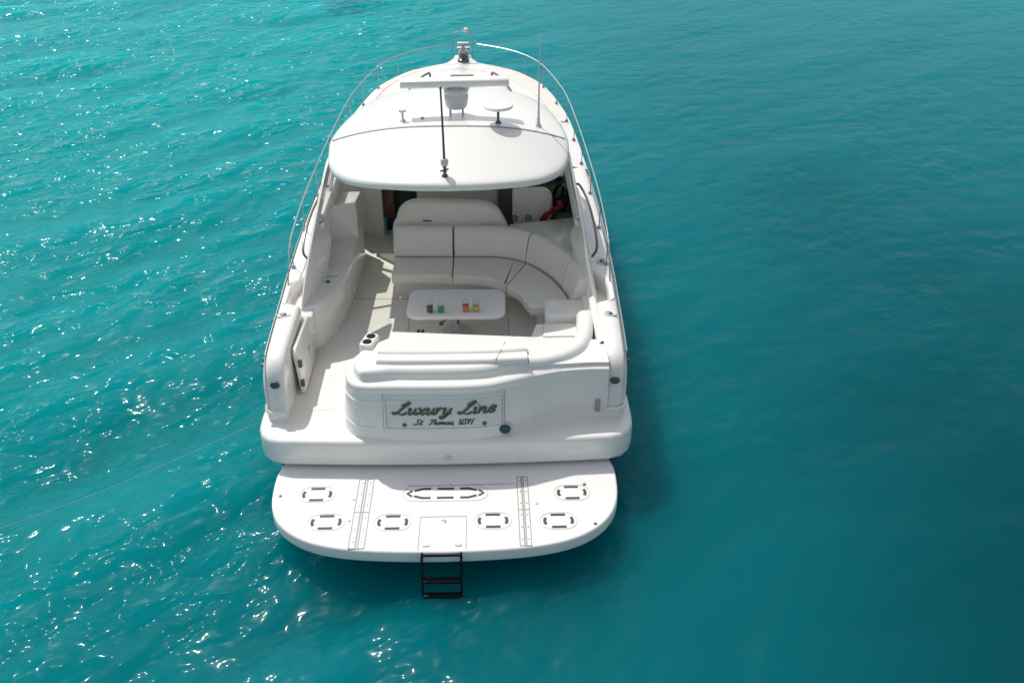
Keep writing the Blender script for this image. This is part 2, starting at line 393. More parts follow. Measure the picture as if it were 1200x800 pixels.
# gunwales either side of the cockpit: outer roll, top, inner wall down to the sole
XI = 1.93
for sx in (-1, 1):
    bm = new(); rows = []
    for y in stY:
        b, z = B(y), ZS(y); zi = max(min(z, 9), FLOOR + .02)
        q = min(max((y - 1.97) / .09, 0), 1) * min(max((2.85 - y) / .45, 0), 1); xi = XI + .2 * (q * q * (3 - 2 * q)) ** .6
        pr = [(b - .012, z - .08), (b - .028, z - .035), (b - .06, z - .004), (b - .11, z + .012), ((b + xi) / 2, z + .018), (xi + .05, z + .014), (xi + .015, z - .004), (xi, z - .03), (xi, (z + FLOOR) / 2), (xi, FLOOR - .06)]
        rows.append([Vector((sx * x, y, max(zz, FLOOR - .06))) for x, zz in pr])
    rows.insert(0, [Vector((v.x, .492, FLOOR - .03)) for v in rows[0]])
    loft(bm, rows, False, False)
    g = finish('gunwale', bm, 'gel', yacht, 50)
    g['label'] = ('port' if sx < 0 else 'starboard') + ' white gunwale beside the cockpit'
    # moulded line and step low on the stern quarter, oval fairlead in its aft face
    bm = new(); pts = cat_spline([(sx * 2.15, .62, 1.1), (sx * 2.16, .5, 1.02), (sx * 2.08, .47, .99), (sx * 1.94, .475, .99)], 6); tube(bm, pts, .02, 8); finish('quarter_moulding', bm, 'gel', g)
    bm = new(); lathe(bm, [(0, 0), (.03, 0), (.052, .004), (.06, .016), (.055, .026), (.04, .026), (.034, .012), (0, .01)], T=Matrix.Rotation(R(75), 4, 'X') @ Matrix.Diagonal((1, .75, 1, 1)), c=(sx * 2.035, .575, 1.33), seg=20)
    finish('fairlead', bm, 'dkmetal', g)
# dark power inlet in the starboard quarter
bm = new(); slab(bm, rrect(-.03, .03, -.09, .09, .025), 0, .025, .008); bmesh.ops.transform(bm, matrix=Matrix.Translation((1.83, .505, 1.02)) @ Matrix.Rotation(R(90), 4, 'X'), verts=bm.verts)
finish('power_inlet', bm, 'grey', ledge)

# foredeck with crown, and the raised coachroof
bm = new(); rows = []
for y in stF:
    b, z = B(y), ZS(y); row = []
    for t in np.linspace(-1, 1, 21):
        x = t * (b - .015); row.append(Vector((x, y, z + .02 + .05 * (1 - t * t) * min(b, 1.5) - (.035 if abs(t) > .99 else 0))))
    rows.append(row)
loft(bm, rows, False, False); bm.verts.ensure_lookup_table(); bm.faces.new([bm.verts[i] for i in range(len(bm.verts) - 21, len(bm.verts))][::-1])
foredeck = finish('foredeck', bm, 'gel', yacht, 50)
bm = new(); rows = []          # beige non-skid walkway inside the white toe rail
for sx in (-1, 1):
    rows = []
    for y in np.linspace(8.5, 11.75, 26):
        b, z = B(y), ZS(y); wi = sm([6, 8.75, 9.72, 10.3, 11, 11.26, 11.75], [1.78, 1.7, 1.5, 1.24, .85, .66, .02], y) - .05
        bo = b - .13
        f = lambda x: z + .026 + .05 * (1 - (x / b) ** 2) * min(b, 1.5)
        rows.append([Vector((sx * x, y, f(x))) for x in np.linspace(bo, min(wi, bo - .03), 5)])
    loft(bm, rows, False, False)
finish('nonskid_walkway', bm, 'beige', foredeck)
pts = [(-1.78, 5.9), (-1.76, 7.4), (-1.7, 8.75), (-1.5, 9.72), (-1.24, 10.3), (-.87, 10.98), (-.45, 11.38), (0, 11.5)]
o2 = cat_spline([(*p, 0) for p in pts], 5); o2 = [(p.x, p.y) for p in o2]; o2 = o2 + [(-x, y) for x, y in o2[-2::-1]]; o2 = o2[::-1]
bm = new(); slab(bm, o2, 1.9, 2.2, .08, 4, zf=lambda x, y: .012 * (y - 9), dome=.10)
coach = finish('coachroof', bm, 'gel', yacht, 50)
bm = new(); slab(bm, rrect(-.21, .27, 10.3, 10.55, .04), 2.29, 2.34, .01); hatch = finish('deck_hatch', bm, 'dash', coach)
for sx in (-1, 1):
    bm = new(); tube(bm, cat_spline([(sx * .64, 10.75, 2.24), (sx * .66, 10.7, 2.33), (sx * .82, 10.25, 2.34), (sx * .94, 9.75, 2.33), (sx * 1.02, 9.25, 2.32), (sx * 1.03, 9.2, 2.24)], 6), .022, 8); finish('grab_rail', bm, 'dkmetal', coach)
# anchor platform, windlass and roller at the stem
bm = new(); slab(bm, [(.36, 12.1), (.28, 12.35), (.22, 12.6), (.18, 12.85), (-.18, 12.85), (-.22, 12.6), (-.28, 12.35), (-.36, 12.1)], 2.06, 2.17, .03, 3)
plat = finish('anchor_platform', bm, 'gel', yacht)
bm = new(); lathe(bm, [(0, 0), (.13, 0), (.12, .05), (.07, .08), (.055, .13), (.09, .17), (.09, .2), (0, .21)], c=(.02, 12.25, 2.17), seg=20); box(bm, -.06, .12, 12.35, 12.55, 2.17, 2.28, .02); finish('windlass', bm, 'dkmetal', plat)
bm = new(); box(bm, -.09, -.05, 12.5, 13.0, 2.16, 2.27, .01); box(bm, .07, .11, 12.5, 13.0, 2.16, 2.27, .01); tube(bm, [(-.06, 12.95, 2.22), (.09, 12.95, 2.22)], .05, 12); finish('anchor_roller', bm, 'steel', plat)
bm = new(); tube(bm, [(.01, 12.5, 2.26), (.01, 13.02, 2.27)], .025, 8); box(bm, -.14, .16, 12.95, 13.1, 2.24, 2.30, .02); finish('anchor', bm, 'lgrey', plat)
bm = new(); box(bm, -.12, .14, 12.72, 12.86, 2.40, 2.46, .02); tube(bm, [(.01, 12.79, 2.16), (.01, 12.79, 2.42)], .04, 8); finish('bow_light', bm, 'lgrey', plat)

# bow rails with stanchions, pulpit hoop
def railpt(y, h=None):
    hh = sm([2.5, 3.0, 4, 8, 12.4], [.02, .42, .45, .45, .43], y) if h is None else h
    return (B(y) - .08, y, ZS(y) + hh)
for sx in (-1, 1):
    bm = new(); yy = [2.5, 2.56, 2.68, 2.85, 3.1] + list(np.linspace(3.5, 11.9, 34)) + [12.1, 12.3]
    tube(bm, [(sx * railpt(y)[0], y, railpt(y)[2]) for y in yy], .0105, 8); rl = finish('bow_rail', bm, 'steel', yacht)
    rl['label'] = ('port' if sx < 0 else 'starboard') + ' stainless bow rail'
    for y in (3.0, 4.1, 5.3, 6.5, 7.6, 8.6, 9.6, 10.6, 11.4):
        bm = new(); x0, _, z0 = railpt(y, .0); x1, _, z1 = railpt(y); tube(bm, [(sx * (x0 - .01), y - .02, z0), (sx * x1, y, z1)], .008, 8)
        lathe(bm, [(0, 0), (.035, 0), (.03, .02), (.018, .035), (0, .035)], c=(sx * (x0 - .01), y - .02, z0 + .012), seg=10); finish('stanchion', bm, 'steel', rl)
bm = new(); tube(bm, cat_spline([(-.22, 12.5, 2.15), (-.22, 12.68, 2.5), (-.21, 12.76, 2.62), (-.15, 12.8, 2.68), (0, 12.82, 2.69), (.15, 12.8, 2.68), (.21, 12.76, 2.62), (.22, 12.68, 2.5), (.22, 12.5, 2.15)], 6), .013, 8)
pul = finish('bow_pulpit', bm, 'steel', yacht)
bm = new(); lathe(bm, [(0, 0), (.05, 0), (.05, .07), (.03, .09), (0, .09)], c=(.08, 12.81, 2.68), seg=12); finish('navigation_light', bm, 'vinylw', pul)

# swim platform
out = [(-1.93, .30), (-2.0, .05), (-2.01, -.2), (-1.985, -.5), (-1.92, -.73), (-1.81, -.92), (-1.66, -1.07), (-1.48, -1.185), (-1.26, -1.27), (-.95, -1.335), (-.5, -1.375), (0, -1.39)]
o3 = [(p.x, p.y) for p in cat_spline([(*p, 0) for p in out], 4)]; o3 = o3 + [(-x, y) for x, y in o3[-2::-1]]
bm = new(); slab(bm, o3, .295, .45, .03, 4); swim = finish('swim_platform', bm, 'deck', yacht, 50)
swim['label'] = 'white swim platform with dashed oval tread marks'
PZ = .4545
def ribbon_ring(bm, pts, wd, z=PZ, h=.004):
    """flat band along a 2D polyline, set just proud of the platform"""
    P = [Vector(p) for p in pts]
    L_, R_ = [], []
    for i in range(len(P)):
        t = (P[min(i + 1, len(P) - 1)] - P[max(i - 1, 0)]).normalized(); n = Vector((-t.y, t.x)) * wd / 2
        L_.append(P[i] + n); R_.append(P[i] - n)
    rings = [[(a.x, a.y, z - h), (a.x, a.y, z), (b.x, b.y, z), (b.x, b.y, z - h)] for a, b in zip(L_, R_)]
    loft(bm, rings, True, True)
def oval(cx, cy, hx, hy, r, n=8): return rrect(cx - hx, cx + hx, cy - hy, cy + hy, r, n)
def seg_of(o, t0, t1):
    o = [Vector(p) for p in o] + [Vector(o[0])]
    ln = [0]
    for i in range(1, len(o)): ln.append(ln[-1] + (o[i] - o[i - 1]).length)
    tot = ln[-1]; res = []
    for k in range(13):
        s = (t0 + (t1 - t0) * k / 12) % 1 * tot; i = max(j for j in range(len(ln)) if ln[j] <= s + 1e-9); i = min(i, len(o) - 2)
        f = (s - ln[i]) / max(ln[i + 1] - ln[i], 1e-9); res.append(o[i].lerp(o[i + 1], f))
    return res
def pad(cx, cy, hx, hy, dashes):
    bm = new(); o = oval(cx, cy, hx, hy, hy * .98)
    # outline ring, thin and pale
    ribbon_ring(bm, [*o, o[0]], .008); ring = finish('tread_pad', bm, 'lgrey', swim)
    bm = new(); o = oval(cx, cy, hx - .05, hy - .035, (hy - .035) * .98)
    for t0, t1 in dashes: ribbon_ring(bm, seg_of(o, t0, t1), .034)
    finish('tread_mark', bm, 'mark', ring)
dash4 = [(.0, .0)]
def dashes_small(hx, hy):
    # centre four dashes on the top, left, bottom and right of the oval
    o = oval(0, 0, hx - .05, hy - .035, (hy - .035) * .98)
    o_ = [Vector(p) for p in o] + [Vector(o[0])]; ln = [0]
    for i in range(1, len(o_)): ln.append(ln[-1] + (o_[i] - o_[i - 1]).length)
    tot = ln[-1]; res = []
    for tgt, wdt in (((0, 9), .19), ((-9, 0), .13), ((0, -9), .19), ((9, 0), .13)):
        best = max(range(200), key=lambda k: seg_of(o, k / 200, k / 200)[0].dot(Vector(tgt)) - (abs(seg_of(o, k / 200, k / 200)[0].x) * .5 if tgt[0] == 0 else abs(seg_of(o, k / 200, k / 200)[0].y) * .5)) / 200
        res.append((best - wdt / 2 + 1, best + wdt / 2 + 1))
    return res
DS = dashes_small(.205, .135)
for cx, cy in ((-1.48, -.40), (-1.31, -.88), (-.57, -.90), (.545, -.90), (1.275, -.92), (1.46, -.44)): pad(cx, cy, .205, .135, DS)
bm = new(); o = oval(0, -.415, .49, .135, .132, 8); ribbon_ring(bm, [*o, o[0]], .008); ring = finish('tread_pad', bm, 'lgrey', swim); ring['label'] = 'long central dashed tread mark'
bm = new()
for x0, x1 in ((-.36, -.17), (-.095, .095), (.17, .36)):
    for y, dy in ((-.335, 1), (-.495, -1)):
        e0 = .035 * (abs(x0) > .3); e1 = .035 * (abs(x1) > .3)
        ribbon_ring(bm, [(x0, y - dy * e0), ((x0 + x1) / 2, y), (x1, y - dy * e1)], .032)
for s in (-1, 1): ribbon_ring(bm, [(s * .385, -.365), (s * .44, -.415), (s * .385, -.465)], .03)
finish('tread_mark', bm, 'mark', ring)
for x0 in (-1.015, .835):      # hinged track strips let into the platform
    wd = .17 if x0 < 0 else .125
    bm = new(); y0, y1 = -1.31, -.14
    for k, (f, ww) in enumerate(((0, .010), (.42, .016), (.58, .012), (1.0, .010))): ribbon_ring(bm, [(x0 + wd * f, y0), (x0 + wd * f - .004, y1)], ww)
    for y in (y0, (y0 + y1) / 2, y1): ribbon_ring(bm, [(x0, y), (x0 + wd, y)], .008, PZ + .001, .004)
    tr = finish('chock_track', bm, 'grey', swim)
    for k in range(6):
        for f in (.25, .8): bm = new(); lathe(bm, [(0, 0), (.009, 0), (.007, .004), (0, .005)], c=(x0 + wd * f, y0 + .1 + k * .2, .45), seg=8); finish('track_screw', bm, 'dkmetal', tr)
bm = new()
ribbon_ring(bm, [(-.265, -1.345), (-.265, -.82), (.25, -.82), (.25, -1.345)], .009); finish('ladder_hatch', bm, 'grey', swim)
bm = new(); ribbon_ring(bm, [(.05, -.275), (.8, -.262)], .007); ribbon_ring(bm, [(.05, -.275), (.05, -.23)], .007); ribbon_ring(bm, [(-.45, -.245), (-.42, -.275), (.05, -.275)], .006); finish('platform_seam', bm, 'grey', swim)
for x, y in ((-1.9, -.42), (1.62, -.3), (1.68, -.98), (1.05, -.62), (-1.05, -.5), (-1.06, -.86)):
    bm = new(); lathe(bm, [(0, 0), (.022, 0), (.018, .008), (0, .01)], c=(x, y, .45), seg=12); finish('deck_fitting', bm, 'dkmetal' if abs(x) > 1.2 else 'lgrey', swim)
for x, y in ((-.18, -1.28), (.17, -1.28)):
    bm = new(); slab(bm, rrect(x - .035, x + .035, y - .022, y + .022, .008), .449, .458, .003, 1); finish('hatch_hinge', bm, 'steel', swim)
bm = new(); lathe(bm, [(0, 0), (.03, 0), (.03, .004), (.022, .006), (.02, .003), (0, .003)], c=(-.005, -.9, .45), seg=16); finish('hatch_latch', bm, 'steel', swim)
# boarding ladder hung on the platform edge
lad = None
bm = new()
for x in (-.22, .2): tube(bm, [(x, -1.36, .425), (x, -1.41, .435), (x, -1.435, .40), (x, -1.52, .16), (x, -1.66, -.2)], .014, 8)
tube(bm, [(-.22, -1.412, .428), (.2, -1.412, .428)], .012, 8); lad = finish('boarding_ladder', bm, 'black', yacht); lad['label'] = 'black boarding ladder hanging from the platform edge'
bm = new(); tube(bm, [(-.24, -1.405, .42), (.22, -1.405, .42)], .014, 8); finish('ladder_hinge', bm, 'steel', lad)
for y, z in ((-1.515, .17), (-1.585, .02)):
    bm = new(); box(bm, -.21, .19, y - .045, y + .03, z - .015, z + .02, .01); finish('rung', bm, 'black', lad)

# transom wall: section carried round the plan of the aft lounge
path = cat_spline([(-.92, 1.25, 0), (-1.14, 1.0, 0), (-1.255, .66, 0), (-1.2, .34, 0), (-.98, .13, 0), (-.5, .075, 0), (0, .065, 0), (.35, .075, 0), (.62, .12, 0), (.9, .235, 0), (1.15, .37, 0), (1.4, .465, 0), (1.7, .50, 0), (1.95, .50, 0)], 7)
prof = [(0, .84), (.015, .9), (.03, .95), (.05, 1.1), (.085, 1.3), (.115, 1.42), (.12, 1.455), (.115, 1.475), (.12, 1.50), (.145, 1.522), (.20, 1.53), (.25, 1.528), (.275, 1.54), (.29, 1.60), (.315, 1.635), (.36, 1.65), (.42, 1.652)]
rings = []
for o_, u in prof:
    ring = []
    for i, p in enumerate(path):
        t = (path[min(i + 1, len(path) - 1)] - path[max(i - 1, 0)]); t.normalize(); n = Vector((-t.y, t.x, 0))
        f = 1 - min(max((p.x - .75) / .75, 0), 1); f = f * f * (3 - 2 * f)
        g = .62 if p.x < -1.1 else .62 + .38 * min((p.x + 1.1) / .5, 1)
        oo = o_ * g * f + (1 - f) * (.03 * (u - .84) / .8 + (.05 if u > 1.52 else 0))
        zz = u if f > .99 else u * f + (1 - f) * (.84 + (min(u, 1.56) - .84) * (1.585 - .84) / (1.56 - .84))
        ring.append(p + n * oo + Vector((0, 0, zz)))
    rings.append(ring)
bm = new(); vs = loft(bm, rings, False, False)
e1 = bm.verts.new((1.95, 1.1, 1.585)); e0 = bm.verts.new((-.7, 1.25, 1.652))
bm.faces.new([*vs[-1], e1, e0])
trans = finish('transom', bm, 'gel', yacht, 50)
def on_wall(s, z, eps=.0):
    """point of the transom skin above path station s (0..1) at height z"""
    i = s * (len(path) - 1); a = int(min(i, len(path) - 2)); f = i - a
    for k in range(len(prof) - 1):
        if prof[k][1] <= z <= prof[k + 1][1]:
            q = (z - prof[k][1]) / (prof[k + 1][1] - prof[k][1]); lo = rings[k][a].lerp(rings[k][a + 1], f); hi = rings[k + 1][a].lerp(rings[k + 1][a + 1], f)
            return lo.lerp(hi, q)
xs_path = [p.x for p in path]
def wall_at(x, z, eps=.0):
    lo = min(range(30, len(path) - 1), key=lambda i: abs((path[i].x + path[i + 1].x) / 2 - x)); f = (x - path[lo].x) / (path[lo + 1].x - path[lo].x)
    p = on_wall((lo + f) / (len(path) - 1), z); return Vector((x, p.y - eps, z))
for z in (1.0, 1.33):      # moulded lines on the port corner
    bm = new(); tube(bm, [on_wall(t, z) for t in np.linspace(.12, .40 if z > 1.1 else .34, 22)], .011, 6); finish('corner_moulding', bm, 'gel', trans)
# engine hatch outline and the name plate
def wall_line(bm, pts, wd=.008, eps=.002):
    P = [wall_at(x, z, eps) for x, z in pts]; tube(bm, P, wd / 2, 6)
bm = new(); wall_line(bm, [(-.72, .97), (-.72, 1.2), (-.715, 1.44)], .007); finish('hatch_seam', bm, 'grey', trans); bm = new(); wall_line(bm, [(.70, .97), (.70, 1.2), (.70, 1.44)], .007); finish('hatch_seam', bm, 'grey', trans)
bm = new(); rr = []
for z in np.linspace(1.0, 1.37, 6):
    rr.append([wall_at(x, z, .004) for x in np.linspace(-.68, .665, 20)])
loft(bm, rr, False, False)
plate = finish('name_plate', bm, 'plate', trans)
bm = new(); fr = [(x, 1.0) for x in np.linspace(-.685, .67, 14)]; wall_line(bm, fr, .007, .004); wall_line(bm, [(-.685, z) for z in np.linspace(1.0, 1.375, 6)], .007, .004); wall_line(bm, [(.67, z) for z in np.linspace(1.0, 1.375, 6)], .007, .004)
finish('plate_frame', bm, 'grey', plate)
bm = new(); wall_line(bm, [(x, 1.385) for x in np.linspace(-.685, .67, 14)], .022, .004); finish('plate_hood', bm, 'vinylw', plate)
for x in (-.475, .46):
    bm = new(); p = wall_at(x, 1.045, .004); lathe(bm, [(0, 0), (.028, 0), (.022, .012), (0, .014)], T=Matrix.Rotation(R(86), 4, 'X'), c=p, seg=12); finish('plate_bolt', bm, 'letter', plate)

# lettering, drawn as pen strokes
G = {
 'L': (.80, [[(.30, .62), (.36, .78), (.50, .92), (.60, .98), (.66, .92), (.60, .82), (.48, .66), (.36, .44), (.26, .22), (.14, .05), (.02, .02), (-.05, .08), (.02, .15), (.16, .12), (.34, .03), (.50, -.01), (.66, .04), (.76, .16)]]),
 'u': (.54, [[(-.04, .36), (.05, .5), (.05, .3), (.07, .08), (.15, .0), (.26, .08), (.36, .3)], [(.38, .5), (.37, .2), (.40, .04), (.48, .02), (.58, .14)]]),
 'x': (.50, [[(-.02, .4), (.07, .5), (.17, .3), (.27, .06), (.36, .0), (.48, .14)], [(.42, .5), (.30, .34), (.14, .14), (.0, .0)]]),
 'r': (.42, [[(-.04, .36), (.06, .5), (.06, .25), (.05, .0)], [(.06, .26), (.16, .44), (.26, .5), (.36, .44)]]),
 'y': (.54, [[(-.04, .36), (.05, .5), (.05, .25), (.10, .04), (.20, .02), (.34, .22)], [(.40, .5), (.36, .16), (.28, -.16), (.12, -.34), (.0, -.3), (.06, -.18), (.30, -.02), (.52, .14)]]),
 'i': (.28, [[(-.04, .34), (.05, .5), (.05, .2), (.08, .03), (.16, .02), (.28, .14)], [(.08, .68), (.11, .72)]]),
 'n': (.58, [[(-.04, .36), (.05, .5), (.05, .25), (.04, .0)], [(.05, .22), (.16, .42), (.28, .5), (.35, .4), (.34, .16), (.38, .02), (.47, .02), (.58, .14)]]),
 'e': (.44, [[(.02, .2), (.2, .24), (.34, .36), (.30, .49), (.16, .5), (.04, .34), (.02, .14), (.12, .0), (.26, .02), (.44, .16)]]),
 'S': (.62, [[(.56, .82), (.48, .96), (.32, .98), (.2, .84), (.26, .66), (.42, .46), (.44, .22), (.30, .02), (.12, .0), (.0, .12), (.06, .24)]]),
 't': (.34, [[(.16, .86), (.12, .5), (.09, .14), (.16, .0), (.30, .1)], [(-.02, .54), (.30, .58)]]),
 'T': (.66, [[(.0, .8), (.08, .94), (.3, .92), (.56, .94), (.76, 1.02)], [(.44, .92), (.34, .6), (.24, .2), (.12, .02), (.0, .06)]]),
 'h': (.56, [[(.10, .98), (.08, .5), (.04, .0)], [(.05, .2), (.16, .42), (.28, .5), (.35, .38), (.33, .14), (.38, .02), (.52, .12)]]),
 'o': (.48, [[(.20, .5), (.06, .4), (.02, .18), (.12, .0), (.28, .06), (.36, .28), (.30, .46), (.20, .5), (.32, .42), (.48, .46)]]),
 'm': (.84, [[(-.02, .38), (.05, .5), (.04, .0)], [(.05, .22), (.18, .46), (.29, .46), (.31, .2), (.31, .0)], [(.32, .22), (.44, .46), (.56, .46), (.58, .2), (.62, .02), (.78, .12)]]),
 'a': (.52, [[(.34, .44), (.2, .5), (.06, .38), (.02, .16), (.12, .0), (.26, .12), (.36, .46), (.36, .14), (.42, .02), (.54, .12)]]),
 's': (.40, [[(-.04, .08), (.1, .28), (.22, .54), (.28, .3), (.30, .1), (.18, .0), (.06, .06)]]),
 'U': (.74, [[(.0, .84), (.12, .98), (.14, .6), (.12, .2), (.24, .0), (.42, .08), (.56, .4), (.64, .98)], [(.64, .98), (.58, .5), (.58, .1), (.70, .06)]]),
 'V': (.80, [[(.0, .84), (.12, .98), (.2, .6), (.24, .02)], [(.24, .02), (.42, .5), (.56, .9), (.70, .96)]]),
 'I': (.36, [[(.1, .98), (.22, .96), (.36, .98)], [(.24, .96), (.18, .5), (.12, .02)], [(-.02, .02), (.1, .02), (.26, .04)]]),
 '.': (.24, [[(.04, .0), (.08, .04)]]), ',': (.26, [[(.08, .06), (.06, -.06), (.0, -.14)]]), ' ': (.42, []),
}
def write(txt, x0, x1, z0, hgt, wd, slant, eps, m, name, thick=.005):
    adv = 0; strokes = []
    for ch in txt:
        a, st = G[ch]
        for s_ in st: strokes.append([(adv + x + slant * y, y) for x, y in s_])
        adv += a + .02
    xs = [x for s_ in strokes for x, _ in s_]; k = (x1 - x0) / (max(xs) - min(xs)); mn = min(xs)
    bm = new()
    for s_ in strokes:
        P = cat_spline([((x - mn) * k + x0, z0 + y * hgt, 0) for x, y in s_], 5); L_ = []; n_ = len(P)
        for i in range(n_):
            t = P[min(i + 1, n_ - 1)] - P[max(i - 1, 0)]
            if t.length < 1e-9: t = Vector((1, 0, 0))
            t.normalize(); n = Vector((-t.y, t.x, 0)); pen = Vector((.86, -.5, 0))
            ww = wd * (.42 + .75 * abs(n.dot(pen)))
            if i in (0, n_ - 1): ww *= .7
            a, b = P[i] + n * ww / 2, P[i] - n * ww / 2
            L_.append([wall_at(a.x, a.y, eps - .003), wall_at(a.x, a.y, eps), wall_at(b.x, b.y, eps), wall_at(b.x, b.y, eps - .003)])
        loft(bm, L_, True, True)
    return finish(name, bm, m, plate)
write('Luxury Line', -.612, .590, 1.186,   .157, .033, .42, .0075, 'letter_edge', 'boat_name_outline')
write('Luxury Line', -.606, .596, 1.181, .157, .0245, .42, .0105, 'letter', 'boat_name')
for word, xa, xb in (('St.', -.37, -.255), ('Thomas,', -.19, .10), ('USVI', .165, .345)): write(word, xa, xb, 1.05, .066, .0145, .38, .0085, 'letter', 'home_port')
# dark round exhaust fitting low on the transom
p = wall_at(.70, .93, -.004)
bm = new(); lathe(bm, [(0, -.01), (.06, -.01), (.072, .01), (.068, .024), (.05, .03), (.03, .024), (0, .022)], T=Matrix.Rotation(R(80), 4, 'X') @ Matrix.Diagonal((1, .8, 1, 1)), c=p, seg=24); finish('outlet_fitting', bm, 'teal', trans)
bm = new(); lathe(bm, [(.062, 0), (.095, 0), (.098, .006), (.09, .012), (.065, .012)], T=Matrix.Rotation(R(80), 4, 'X') @ Matrix.Diagonal((1, .8, 1, 1)), c=p, seg=24); finish('outlet_ring', bm, 'lgrey', trans)

# aft lounge: backrest rolls over the transom, bolster round the starboard corner, seat
lounge = new(); slab(lounge, [(-.85, 1.02), (1.0, 1.02), (1.93, 1.15), (1.93, 2.0), (1.2, 2.0), (1.1, 1.72), (-.85, 1.72)], FLOOR - .02, 1.15, .03)
lounge = finish('aft_lounge', lounge, 'gel', yacht)
bm = new(); slab(bm, rrect(-.83, 1.04, 1.0, 1.72, .08), 1.15, 1.29, .045, 4, dome=.015); finish('seat_cushion', bm, 'vinyl', lounge)
bm = new(); slab(bm, [(1.06, 1.1), (1.62, 1.25), (1.86, 1.5), (1.86, 2.02), (1.15, 2.02), (1.08, 1.75)], 1.15, 1.31, .045, 4, dome=.015); finish('seat_cushion', bm, 'vinyl', lounge)
bm = new(); slab(bm, [(1.22, 1.62), (1.7, 1.62), (1.74, 1.95), (1.25, 1.95)], 1.31, 1.345, .03, 3); finish('seat_cushion', bm, 'vinylw', lounge)
for k, (y0, y1, z1) in enumerate(((.47, .655, 1.705), (.645, .86, 1.715))):
    bm = new(); sweep(bm, cat_spline([(-.80, y0 + .02, 0), (-.4, y0, 0), (.5, y0, 0), (.98, y0 + .03 + .02 * k, 0)], 6), rprof(0, y1 - y0, 1.45 if k else 1.6, z1, .055)); finish('backrest', bm, 'vinylw', lounge)
bm = new(); sweep(bm, [(-.8, .90, 0), (.98, .92, 0)], rprof(0, .12, 1.2, 1.47, .05)); finish('backrest', bm, 'vinyl', lounge)
bm = new(); tube(bm, [(.60, .47, 1.70), (.66, .66, 1.706), (.72, .86, 1.715)], .006, 6); finish('cushion_seam', bm, 'seam', lounge)
bm = new(); sweep(bm, cat_spline([(1.0, .50, 0), (1.25, .54, 0), (1.5, .66, 0), (1.70, .88, 0), (1.81, 1.2, -.005), (1.86, 1.55, -.02), (1.88, 1.8, -.06), (1.885, 1.95, -.14), (1.885, 2.05, -.26)], 7), rprof(.0, .21, 1.2, 1.665, .10, 6)); finish('bolster', bm, 'vinylw', lounge)
# cup holder console at the port end of the lounge
bm = new(); T = Matrix.Translation((-.93, .98, 1.62)) @ Matrix.Rotation(R(-14), 4, 'Z'); slab(bm, rrect(-.082, .082, -.15, .15, .04), -.25, .09, .02); bmesh.ops.transform(bm, matrix=T, verts=bm.verts); ch = finish('cup_holder_console', bm, 'vinylw', lounge)
for k in (-1, 1):
    bm = new(); lathe(bm, [(0, .0), (.05, .0), (.056, .006), (.045, .009), (0, .003)], c=T @ Vector((0, k * .068, .09)), seg=18); finish('cup_holder', bm, 'black', ch)

# table on its pedestal
bm = new(); slab(bm, rrect(-.58, .75, 2.05, 2.86, .17), 1.35, 1.40, .022, 3); bmesh.ops.rotate(bm, cent=(.08, 2.45, 1.4), matrix=Matrix.Rotation(R(-1.2), 3, 'Z'), verts=bm.verts)
table = finish('table', bm, 'vinylw', yacht)
bm = new(); lathe(bm, [(0, 0), (.2, 0), (.2, .012), (.17, .03), (.06, .04), (.045, .06), (.045, .49), (0, .49)], c=(.08, 2.62, FLOOR + .008), seg=28); finish('pedestal', bm, 'lgrey', table)
bm = new(); tube(bm, cat_spline([(.1, 2.54, 1.02), (.07, 2.42, 1.2), (-.03, 2.3, 1.24), (-.12, 2.22, 1.22)], 5), .012, 6); lathe(bm, [(0, -.03), (.03, -.015), (.03, .015), (0, .03)], c=(-.12, 2.2, 1.22), seg=10); finish('pedestal_lever', bm, 'dkmetal', table)

# U-shaped companion sofa
def arc(pts, n=8): return cat_spline([(*p, 0) for p in pts], n)
front = arc([(-.9, 3.52), (-.4, 3.5), (.2, 3.45), (.62, 3.35), (.88, 3.1), (1.0, 2.8), (1.05, 2.5)])
bm = new(); fo = [(-.88, 4.3), (-.88, 3.78), (.55, 3.72), (1.02, 3.5), (1.2, 3.0), (1.22, 2.52), (1.93, 2.52), (1.93, 4.3)]
slab(bm, fo, FLOOR - .02, 1.17, .03); sofa = finish('sofa', bm, 'vinyl', yacht)
sofa['label'] = 'cream U-shaped sofa facing the table'
seamL = [(-.9, 4.1), (0, 4.08), (.6, 4.06), (.95, 3.94), (1.2, 3.72), (1.42, 3.38), (1.55, 3.05), (1.63, 2.75), (1.64, 2.5)]
fr_ = [(-.9, 3.5), (0, 3.44), (.45, 3.36), (.68, 3.22), (.86, 3.02), (.97, 2.84), (1.02, 2.66), (1.06, 2.56), (1.1, 2.46)]
IN, FR = arc(seamL, 6), arc(fr_, 6)
cuts = [(0, 6.0), (6.0, 21.0), (21.0, 47.9)]
for a, b in cuts:
    ids = [x for x in np.linspace(a, b, 14)]
    def at(L_, t): i = min(int(t), len(L_) - 2); return L_[i].lerp(L_[i + 1], t - i)
    poly = [tuple(at(FR, t).xy) for t in ids] + [tuple(at(IN, t).xy) for t in ids[::-1]]
    poly = inset(poly, .006)
    bm = new(); slab(bm, poly, 1.16, 1.315, .035, 4); finish('seat_cushion', bm, 'vinyl', sofa)
